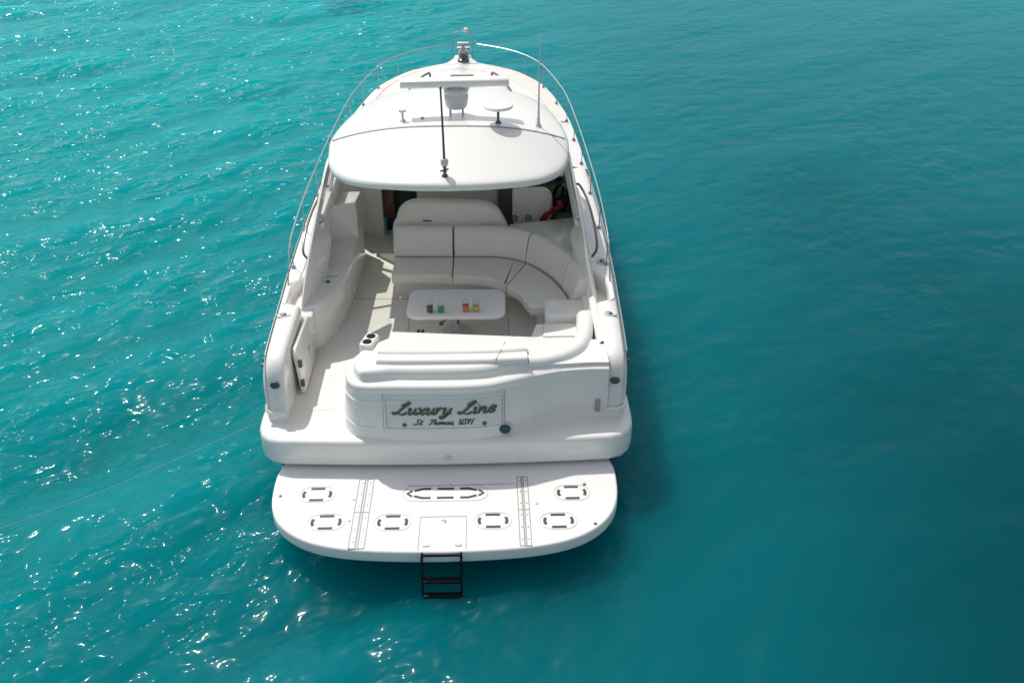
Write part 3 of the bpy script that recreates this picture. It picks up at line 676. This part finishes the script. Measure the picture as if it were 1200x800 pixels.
# backrests: sloping pads along the back line
bcuts = [(0, 6.0), (6.0, 20.5), (20.5, 36.0), (36.0, 47.9)]
for a, b in bcuts:
    ids = np.linspace(a + .12, b - .12, 16); rows = []
    bm = new(); pth = [at(IN, t) for t in ids]
    sweep(bm, [(p.x, p.y, 0) for p in pth], [(.0, 1.25), (.02, 1.33), (.09, 1.62), (.12, 1.69), (.17, 1.725), (.25, 1.72), (.28, 1.68), (.28, 1.2)][::-1])
    finish('backrest', bm, 'vinyl', sofa)
bm = new(); tube(bm, [(p.x, p.y - .005, 1.318) for p in IN], .0065, 6); finish('seat_seam', bm, 'seam', sofa)
bm = new(); slab(bm, [(1.86, 1.0), (1.96, 1.0), (1.96, 2.6), (1.86, 2.6)], FLOOR, 1.585, .02); finish('coaming_filler', bm, 'gel', yacht)
# side box between sofa end and lounge
bm = new(); slab(bm, rrect(1.28, 1.93, 2.02, 2.5, .06), FLOOR - .02, 1.42, .04, 3); finish('side_locker', bm, 'gel', yacht)

# helm bench backrest rising behind the sofa, captain's chair
bm = new()
prof2 = cat_spline([(-.94, 0, 1.2), (-.94, 0, 1.6), (-.88, 0, 1.74), (-.82, 0, 1.9), (-.68, 0, 2.0), (-.45, 0, 2.03), (.3, 0, 2.0), (.52, 0, 1.97), (.68, 0, 1.88), (.78, 0, 1.72), (.84, 0, 1.55), (.84, 0, 1.2)], 5)
def pad_xz(bm, outline, y0, y1, r=.05, tilt=0.0):
    o = [(p[0], p[1]) for p in outline]
    b2 = bmesh.new(); slab(b2, o if sum((o[i - 1][0] * o[i][1] - o[i][0] * o[i - 1][1]) for i in range(len(o))) > 0 else o[::-1], 0, y1 - y0, r, 4)
    zc = min(p[1] for p in o)
    for v in b2.verts: x, z, d = v.co; v.co = Vector((x, y1 - d + (z - zc) * tilt, z))
    me = bpy.data.meshes.new('t'); b2.to_mesh(me); b2.free(); bm.from_mesh(me); bpy.data.meshes.remove(me)
pad_xz(bm, [(p.x, p.z) for p in prof2], 4.42, 4.62, .06, .12)
hb = finish('helm_bench', bm, 'vinyl', yacht)
bm = new(); pad_xz(bm, rrect(-.5, .42, 1.60, 1.70, .04), 4.425, 4.52, .02, .12); finish('lumbar_pad', bm, 'vinyl', hb)
bm = new(); slab(bm, rrect(-.47, -.33, 4.435, 4.46, .008), 1.742, 1.752, .004, 1); finish('bench_handle', bm, 'black', hb)
bm = new(); slab(bm, rrect(-.92, .82, 4.7, 5.3, .1), FLOOR, 1.45, .06); finish('seat_cushion', bm, 'vinyl', hb)
bm = new(); pad_xz(bm, rrect(.92, 1.56, 1.34, 1.95, [.17, .06, .12, .22]), 5.1, 5.28, .06, .1); chair = finish('captain_chair', bm, 'vinyl', yacht)
bm = new(); slab(bm, rrect(.95, 1.55, 5.25, 5.8, .12), 1.2, 1.36, .06); finish('seat_cushion', bm, 'vinyl', chair)
bm = new(); lathe(bm, [(0, 0), (.2, 0), (.18, .03), (.06, .05), (.06, .36), (0, .36)], c=(1.25, 5.5, FLOOR), seg=16); finish('chair_pedestal', bm, 'steel', chair)
for x in (.94, 1.15): 
    bm = new(); lathe(bm, [(0, 0), (.05, 0), (.05, .05), (.03, .08), (0, .09)], c=(x, 4.55, 1.70), seg=12); finish('bench_knob', bm, 'dkmetal', hb)
# deck behind the sofa back, starboard side shelf
bm = new(); slab(bm, [(.86, 4.3), (1.93, 3.2), (1.95, 5.0), (.86, 4.75)], 1.3, 1.55, .03); finish('side_shelf', bm, 'gel', yacht)

# helm console, wheel, forward bulkhead, companionway
bm = new(); slab(bm, rrect(.7, 1.93, 5.85, 6.4, .05), FLOOR, 1.72, .04); slab(bm, rrect(.75, 1.9, 6.05, 6.4, .05), 1.7, 1.98, .05)
helm = finish('helm_console', bm, 'dash', yacht)
bm = new(); T = Matrix.Translation((1.72, 5.55, 1.66)) @ Matrix.Rotation(R(-62), 4, 'Z') @ Matrix.Rotation(R(78), 4, 'X')
tube(bm, [T @ Vector((.2 * math.cos(a), .2 * math.sin(a), 0)) for a in np.linspace(0, 2 * math.pi, 28, endpoint=False)], .028, 8, closed=True)
for a in (90, 210, 330): tube(bm, [T @ Vector((.03 * math.cos(R(a)), .03 * math.sin(R(a)), -.03)), T @ Vector((.2 * math.cos(R(a)), .2 * math.sin(R(a)), 0))], .02, 6)
lathe(bm, [(0, -.05), (.06, -.05), (.06, -.01), (0, 0)], T=T.to_3x3().to_4x4(), c=T.translation, seg=14); finish('steering_wheel', bm, 'black', helm)
for k in range(5): bm = new(); box(bm, .85 + k * .2, 1.0 + k * .2, 6.0, 6.06, 1.76, 1.9, .01); finish('instrument', bm, 'chart', helm)
bm = new(); slab(bm, rrect(1.62, 1.92, 4.75, 5.35, .1), 1.2, 1.5, .06); finish('side_cushion', bm, 'teal', helm)
bm = new(); box(bm, -1.93, -1.52, 5.95, 6.1, FLOOR - .05, 2.3); box(bm, -1.52, -1.24, 5.9, 6.1, FLOOR - .05, 2.3, .015); box(bm, -.66, .7, 5.95, 6.1, FLOOR - .05, 2.28, .01)
bulk = finish('bulkhead', bm, 'vinyl', yacht)
bm = new(); box(bm, -1.24, -.66, 6.3, 6.36, .2, 2.2); finish('companionway', bm, 'dark', bulk)
bm = new(); box(bm, -1.238, -1.04, 5.97, 6.02, FLOOR + .3, 2.2, .01); finish('companionway_door', bm, 'wood', bulk)
bm = new(); lathe(bm, [(0, 0), (.025, 0), (.02, .03), (0, .035)], T=Matrix.Rotation(R(90), 4, 'X'), c=(-1.33, 5.9, 1.86), seg=12); finish('door_latch', bm, 'black', bulk)
bm = new(); box(bm, -.62, .68, 5.8, 5.95, 1.9, 2.12, .04); finish('dash_panel', bm, 'lgrey', bulk)
# port wet bar with its rounded end and tall locker
bm = new(); wo = [(p.x, p.y) for p in cat_spline([(-2.08, 2.14, 0), (-1.92, 2.15, 0), (-1.78, 2.24, 0), (-1.66, 2.48, 0), (-1.56, 2.87, 0), (-1.50, 3.4, 0), (-1.47, 4.2, 0), (-1.46, 4.95, 0)], 3)] + [(-2.08, 4.95)]
slab(bm, wo, FLOOR - .02, 1.50, .05, 5); bar = finish('wet_bar', bm, 'gel', yacht, 60)
bm = new(); slab(bm, [(-1.94, 4.3), (-1.47, 4.45), (-1.44, 4.9), (-1.94, 4.9)], 1.48, 2.06, .025, zf=lambda x, y: 0); lk = finish('tall_locker', bm, 'gel', bar)
bm = new(); tube(bm, [(-1.92, 3.05, 1.502), (-1.60, 3.1, 1.502)], .007, 6); finish('lid_seam', bm, 'seam', bar)
bm = new(); lathe(bm, [(0, 0), (.03, 0), (.03, .02), (0, .025)], c=(-1.72, 2.92, 1.498), seg=12); finish('bar_latch', bm, 'dkmetal', bar)

# transom gate folded open against the port side
bm = new(); g = [(1.08, .87), (1.85, .87), (2.02, 1.0), (2.06, 1.42), (1.98, 1.47), (1.16, 1.49), (1.10, 1.45)]
b2 = bmesh.new(); slab(b2, g, 0, .055, .018, 3)
for v in b2.verts: y, z, d = v.co; v.co = Vector((-1.895 + d + (1.48 - z) * .10 - .02, y, z))
gate = finish('transom_gate', b2, 'gel', yacht); bm.free()
for z in (1.02, 1.3): bm = new(); box(bm, -1.85, -1.80, 1.07, 1.12, z - .05, z + .05, .01); finish('hinge', bm, 'dkmetal', gate)
bm = new(); box(bm, -1.825, -1.79, 1.66, 1.7, 1.05, 1.2, .01); finish('gate_latch', bm, 'lgrey', gate)

# hardtop
WH = lambda y: sm([2.5, 3.55, 4.4, 5.5, 6.5], [1.66, 1.66, 1.66, 1.55, 1.2], y)
oa = [(0, 2.52), (.45, 2.55), (.88, 2.66), (1.2, 2.82), (1.42, 3.03), (1.57, 3.27), (1.65, 3.55), (1.68, 3.95), (1.67, 4.4), (1.62, 4.9), (1.53, 5.45), (1.40, 5.95), (1.22, 6.28), (.95, 6.5), (.6, 6.62), (0, 6.66)]
oh = [(p.x, p.y) for p in cat_spline([(*p, 0) for p in oa], 5)]; oh = oh + [(-x, y) for x, y in oh[-2:0:-1]]
YR = lambda x: 3.82 + .12 * abs(x / 1.65) ** 2.2
def zroof(x, y):
    q = min(abs(x) / 1.67, 1.05); c = .25 * q ** 2.6
    d = max(0, YR(x) - y); aft = .275 * d
    f = max(0, y - 4.0); return 3.43 - c - aft - .065 * f ** 1.35
cx, cy = 0, 4.4
bm = new(); rings = []
for s, dz in ((.965, -.10), (.988, -.098), (.998, -.085), (1.001, -.06), (.999, -.035), (.993, -.016), (.982, -.005), (.96, 0), *[(q, 0) for q in np.linspace(.93, .06, 34)]):
    rings.append([(x * s, cy + (y - cy) * s, zroof(x * s, cy + (y - cy) * s) + dz) for x, y in oh])
vs = loft(bm, rings, True, False); bm.faces.new(vs[-1])
prev = vs[0]
for s in (.9, .75, .55, .3, .1):
    cur = [bm.verts.new((x * s, cy + (y - cy) * s, zroof(x * s, cy + (y - cy) * s) - .095)) for x, y in oh]
    for j in range(len(cur)): bm.faces.new([prev[(j + 1) % len(cur)], prev[j], cur[j], cur[(j + 1) % len(cur)]])
    prev = cur
bm.faces.new(prev[::-1])
top = finish('hardtop', bm, 'gel', yacht, 60)
bm = new(); rows = []  # grey ribbon along the ridge seam: the step's shadow put in as colour
for x in np.linspace(-1.63, 1.63, 90):
    rows.append([Vector((x, YR(x) + q, zroof(x, YR(x) + q) + h)) for q, h in ((-.016, -.01), (-.014, .008), (.014, .008), (.016, -.01))])
loft(bm, rows, True, True); finish('roof_seam_shade', bm, 'grey', top)
# radar: four feet, motor housing, open array
rx, ry = .1, 4.42; rz = zroof(rx, ry)
bm = new(); lathe(bm, [(0, .10), (.13, .10), (.15, .12), (.165, .2), (.172, .28), (.16, .3), (.172, .32), (.178, .35), (.16, .375), (.1, .385), (.09, .42), (0, .42)], c=(rx, ry, rz), seg=28); radar = finish('radar', bm, 'lgrey', top)
for a, b in ((-1, -1), (1, -1), (-1, 1), (1, 1)): bm = new(); tube(bm, [(rx + a * .09, ry + b * .09, rz - .02), (rx + a * .09, ry + b * .09, rz + .12)], .013, 8); finish('radar_foot', bm, 'steel', radar)
bm = new(); T = Matrix.Translation((rx - .02, ry, rz + .46)) @ Matrix.Rotation(R(3.5), 4, 'Z')
sweep(bm, [(-.765, 0, 0), (-.75, 0, 0), (-.3, 0, 0), (.3, 0, 0), (.75, 0, 0), (.765, 0, 0)], lambda t: [(p[0] * (.85 if t in (0, 1) else 1), p[1] * (.85 if t in (0, 1) else 1)) for p in rrect(-.12, .12, -.055, .055, .045, 4)])
box(bm, -.17, .22, -.06, .06, -.1, -.03, .03); bmesh.ops.transform(bm, matrix=T, verts=bm.verts); finish('radar_array', bm, 'vinylw', radar)
# mushroom satellite antenna, horn, whip, light mast
dx, dy = .69, 4.0; dz = zroof(dx, dy)
bm = new(); lathe(bm, [(0, .20), (.05, .195), (.14, .205), (.2, .225), (.212, .245), (.2, .262), (.14, .278), (0, .285)], c=(dx, dy, dz), seg=32); dish = finish('satellite_antenna', bm, 'vinylw', top)
bm = new(); lathe(bm, [(0, 0), (.045, 0), (.035, .03), (.018, .04), (.018, .2), (0, .2)], c=(dx, dy, dz), seg=12); finish('antenna_stem', bm, 'dkmetal', dish)
bm = new(); hx, hy = -.65, 4.12; hz = zroof(hx, hy); lathe(bm, [(0, 0), (.05, 0), (.03, .03), (.015, .04), (.015, .13), (.05, .14), (.05, .165), (0, .17)], c=(hx, hy, hz), seg=14); finish('roof_spotlight', bm, 'lgrey', top)
bm = new(); lathe(bm, [(0, 0), (.028, 0), (.02, .02), (0, .025)], c=(-.38, 4.2, zroof(-.38, 4.2)), seg=10); finish('roof_vent', bm, 'grey', top)
bm = new(); wx, wy = 1.26, 4.15; wz = zroof(wx, wy); tube(bm, [(wx, wy, wz), (wx + .002, wy, wz + .25), (wx + .004, wy, wz + .7), (wx + .01, wy - .02, wz + 1.3)], [.02, .014, .009, .006], 8); lathe(bm, [(0, 0), (.05, 0), (.04, .03), (.025, .05), (.02, .12), (0, .12)], c=(wx, wy, wz), seg=12); finish('whip_antenna', bm, 'lgrey', top)
mx_, my_ = -.02, 2.72; mz = zroof(mx_, my_) - .01
bm = new(); tube(bm, [(mx_, my_, mz + .1), (mx_ - .005, my_, mz + .6), (mx_ - .015, my_ + .01, mz + 1.13)], [.018, .014, .011], 8); lathe(bm, [(0, 0), (.016, .01), (.016, .04), (0, .05)], c=(mx_ - .015, my_ + .01, mz + 1.12), seg=10); mast = finish('light_mast', bm, 'dkmetal', top)
bm = new(); lathe(bm, [(0, 0), (.05, 0), (.035, .02), (.02, .04), (.03, .07), (.018, .1), (.03, .14), (0, .15)], c=(mx_, my_, mz), seg=12); tube(bm, [(mx_ - .06, my_ + .02, mz + .06), (mx_ + .05, my_, mz + .1)], .012, 6); finish('mast_base', bm, 'dkmetal', mast)
bm = new(); lathe(bm, [(0, .15), (.045, .15), (.05, .16), (.05, .22), (.045, .235), (0, .24)], c=(mx_, my_, mz), seg=16); finish('anchor_light', bm, 'lgrey', mast)

# side frames carrying the hardtop, side windows, windscreen
def xw(z, sx=1): return sx * (1.93 - .29 * ((z - 1.5) / 1.5) ** 1.1) if z > 1.5 else sx * 1.93
def wing_slab(bm, outline, sx, th=.07, r=.02, off=0.0):
    o = [tuple(p) for p in outline]
    if sum((o[i - 1][0] * o[i][1] - o[i][0] * o[i - 1][1]) for i in range(len(o))) < 0: o = o[::-1]
    b2 = bmesh.new(); slab(b2, o, 0, th, r, 3)
    for v in b2.verts: y, z, d = v.co; v.co = Vector((xw(z, sx) + sx * (d - th / 2 + off), y, z))
    me = bpy.data.meshes.new('t'); b2.to_mesh(me); b2.free(); bm.from_mesh(me); bpy.data.meshes.remove(me)
def deckz(y): return ZS(y) + .0
for sx in (-1, 1):
    ac = cat_spline([(2.12, 1.40, 0), (2.2, 1.62, 0), (2.5, 2.05, 0), (2.92, 2.5, 0), (3.3, 2.82, 0), (3.6, 2.98, 0)], 4)
    yaft = lambda z: float(np.interp(z, [p.y for p in ac], [p.x for p in ac]))
    bm = new(); rows = []
    for z in np.linspace(1.40, 2.98, 22):
        y0 = yaft(z); y1 = float(np.interp(z, [1.4, 2.28, 2.34, 2.98], [3.3, 3.45, 3.22, 3.98])); xo = xw(z) + .06; o_, i_ = [], []
        for t in np.linspace(0, 1, 9):
            y = y0 + (y1 - y0) * t; th = .035 + (.19 - .155 * min(max((z - 1.95) / .3, 0), 1)) * min(1, ((y - y0) / .95)) ** .8
            o_.append(Vector((sx * (xo - .02 * (t == 0)), y + .015 * (t == 0), z))); i_.append(Vector((sx * (xo - th), y + .0, z)))
        rows.append(o_ + i_[::-1])
    loft(bm, rows, True, True)
    wing = finish('hardtop_support', bm, 'gel', yacht, 50); wing['label'] = ('port' if sx < 0 else 'starboard') + ' white moulded hardtop support'
    bm = new(); wing_slab(bm, [(3.25, 1.42), (5.7, 1.7), (5.7, 2.3), (5.0, 2.3), (3.25, 2.26)], sx, .09, .02); wing_slab(bm, [(4.1, 2.92), (5.6, 2.86), (5.6, 2.95), (4.2, 3.02)], sx, .08, .02); finish('side_coaming', bm, 'gel', wing, 50)
    for z0, z1, of in ((2.27, 2.325, -.035), (2.35, 2.385, .0)):      # sill rails of the sliding side window
        bm = new(); wing_slab(bm, [(3.15, z0 - .03), (5.65, z0 + .03), (5.65, z1 + .03), (3.15, z1 - .03)], sx, .05, .012, of); finish('window_sill', bm, 'vinylw', wing)
    for ya, yb, wd in ((4.05, 4.5, .06), (5.4, 5.5, .07)):
        bm = new(); wing_slab(bm, [(ya, 2.33), (ya + wd, 2.33), (yb + wd, 2.95), (yb, 2.95)], sx, .045, .01); finish('window_frame', bm, 'vinylw', wing)
    bm = new(); wing_slab(bm, [(3.3, 2.37), (5.62, 2.4), (5.58, 2.9), (3.95, 2.95)], sx, .012, .003, .01); finish('side_window', bm, 'clear', wing)
    # moulded ledge inside the scooped gunwale at the foot of the support
    ft = [(sx * 1.80, 1.98), (sx * 2.17, 1.98), (sx * 2.17, 3.1), (sx * 1.80, 3.1)]
    if sx < 0: ft = ft[::-1]
    bm = new(); slab(bm, ft, 1.2, 1.47, .03, 3); finish('support_foot', bm, 'gel', wing)
    # hand rail outboard of the support
    bm = new(); tube(bm, cat_spline([(sx * 1.98, 3.05, 1.78), (sx * 2.05, 3.1, 1.9), (sx * 2.05, 3.5, 2.06), (sx * 2.02, 4.2, 2.14), (sx * 1.94, 4.7, 2.2), (sx * 1.86, 4.75, 2.2)], 6), .018, 8); finish('hand_rail', bm, 'dkmetal', wing)
bs = [(-1.74, 5.75, 2.08), (-1.62, 7.0, 2.15), (-1.3, 8.0, 2.22), (-.7, 8.4, 2.27), (0, 8.5, 2.28)]; ts = [(-1.5, 5.6, 2.9), (-1.36, 5.9, 2.9), (-1.2, 6.15, 2.94), (-.9, 6.36, 3.0), (-.5, 6.48, 3.05), (0, 6.5, 3.06)]
mir = lambda L_: [Vector(p) for p in cat_spline(L_, 5)] + [Vector((-p.x, p.y, p.z)) for p in cat_spline(L_, 5)[-2::-1]]
bsm, tsm = mir(bs), mir(ts)
bm = new(); loft(bm, [bsm, tsm], False, False); ws = finish('windscreen', bm, 'tint', yacht)
bm = new(); tube(bm, tsm, .03, 8); tube(bm, bsm, .03, 8)
for i in (0, 14, 26, len(bsm) - 1): tube(bm, [bsm[i], tsm[i]], .03, 8)
finish('windscreen_frame', bm, 'gel', ws)

# cleats on the gunwales
def cleat(x, y, z, rot):
    D = Matrix.Rotation(R(rot), 4, 'Z') @ Matrix.Diagonal((1.45, 1, 1, 1))
    bm = new(); lathe(bm, [(0, -.01), (.062, -.01), (.062, .006), (.052, .010), (.042, .006), (.030, -.004), (0, -.004)], T=D, c=(x, y, z), seg=20); o = finish('cleat', bm, 'lgrey', yacht)
    bm = new(); lathe(bm, [(0, -.01), (.026, -.01), (.026, .010), (.018, .016), (0, .016)], T=D, c=(x, y, z), seg=16); finish('cleat_horn', bm, 'dkmetal', o)
cleat(-2.10, 1.72, 1.648, 10); cleat(2.08, 1.65, 1.648, -10); cleat(2.12, 3.05, 1.715, 80); cleat(-1.35, 11.0, 2.09, 40); cleat(1.35, 11.0, 2.09, -40)

# ------------------------------------------------------------------ loose things
def cup(x, y, drink, label, fill=.06):
    z = 1.402
    e = bpy.data.objects.new('drinking_glass', None); COL.objects.link(e); e.location = (x, y, z); tag(e, label, 'glass', 'glasses on the cockpit table')
    bm = new(); lathe(bm, [(0, .004), (.042, .004), (.052, .15), (.049, .15), (.040, .010), (0, .010)], seg=20); finish('tumbler', bm, 'cupglass', e)
    bm = new(); lathe(bm, [(0, .012), (.039, .012), (.039 + .008 * fill / .12, .012 + fill), (0, .013 + fill)], seg=20); finish('drink', bm, drink, e)
    bm = new(); lathe(bm, [(.0505, .144), (.0545, .144), (.0545, .152), (.0505, .152)], seg=20); finish('rim', bm, 'lgrey', e)
cup(-.25, 2.20, 'cola', 'glass with a dark drink, leftmost of the four on the white table', .075)
cup(-.10, 2.20, 'green', 'glass with a green drink on the white table, beside the dark one', .05)
cup(.23, 2.21, 'redj', 'glass with a red drink on the white table', .085)
cup(.37, 2.21, 'yellow', 'glass with a yellow drink, rightmost of the four on the white table', .06)
# red towel lying beside the captain's chair
bm = new(); rows = []
for i, u in enumerate(np.linspace(0, 1, 16)):
    rows.append([Vector((1.40 + .34 * u + .02 * math.sin(v * 9), 4.95 + .12 * v + .03 * math.sin(u * 12 + v * 4), 1.49 + .30 * u * (1 - .25 * v) + .03 * math.sin(u * 17 + v * 6) + .02 * math.cos(v * 11))) for v in np.linspace(0, 1, 10)])
loft(bm, rows, False, False); tw = finish('towel', bm, 'red', None, 80); sdm = tw.modifiers.new('thick', 'SOLIDIFY'); sdm.thickness = .025
tag(tw, 'crumpled dark red towel beside the captain chair at the helm', 'towel')
# stern line led off to port
bm = new(); a, b = Vector((-2.24, .45, .9)), Vector((-7.4, -1.15, -.12)); pts = [a.lerp(b, t) + Vector((0, 0, -.22 * math.sin(math.pi * t))) for t in np.linspace(0, 1, 30)]
tube(bm, pts, .0032, 6); rp = finish('mooring_line', bm, 'rope'); tag(rp, 'thin pale mooring line running from the port stern quarter to the water', 'rope')
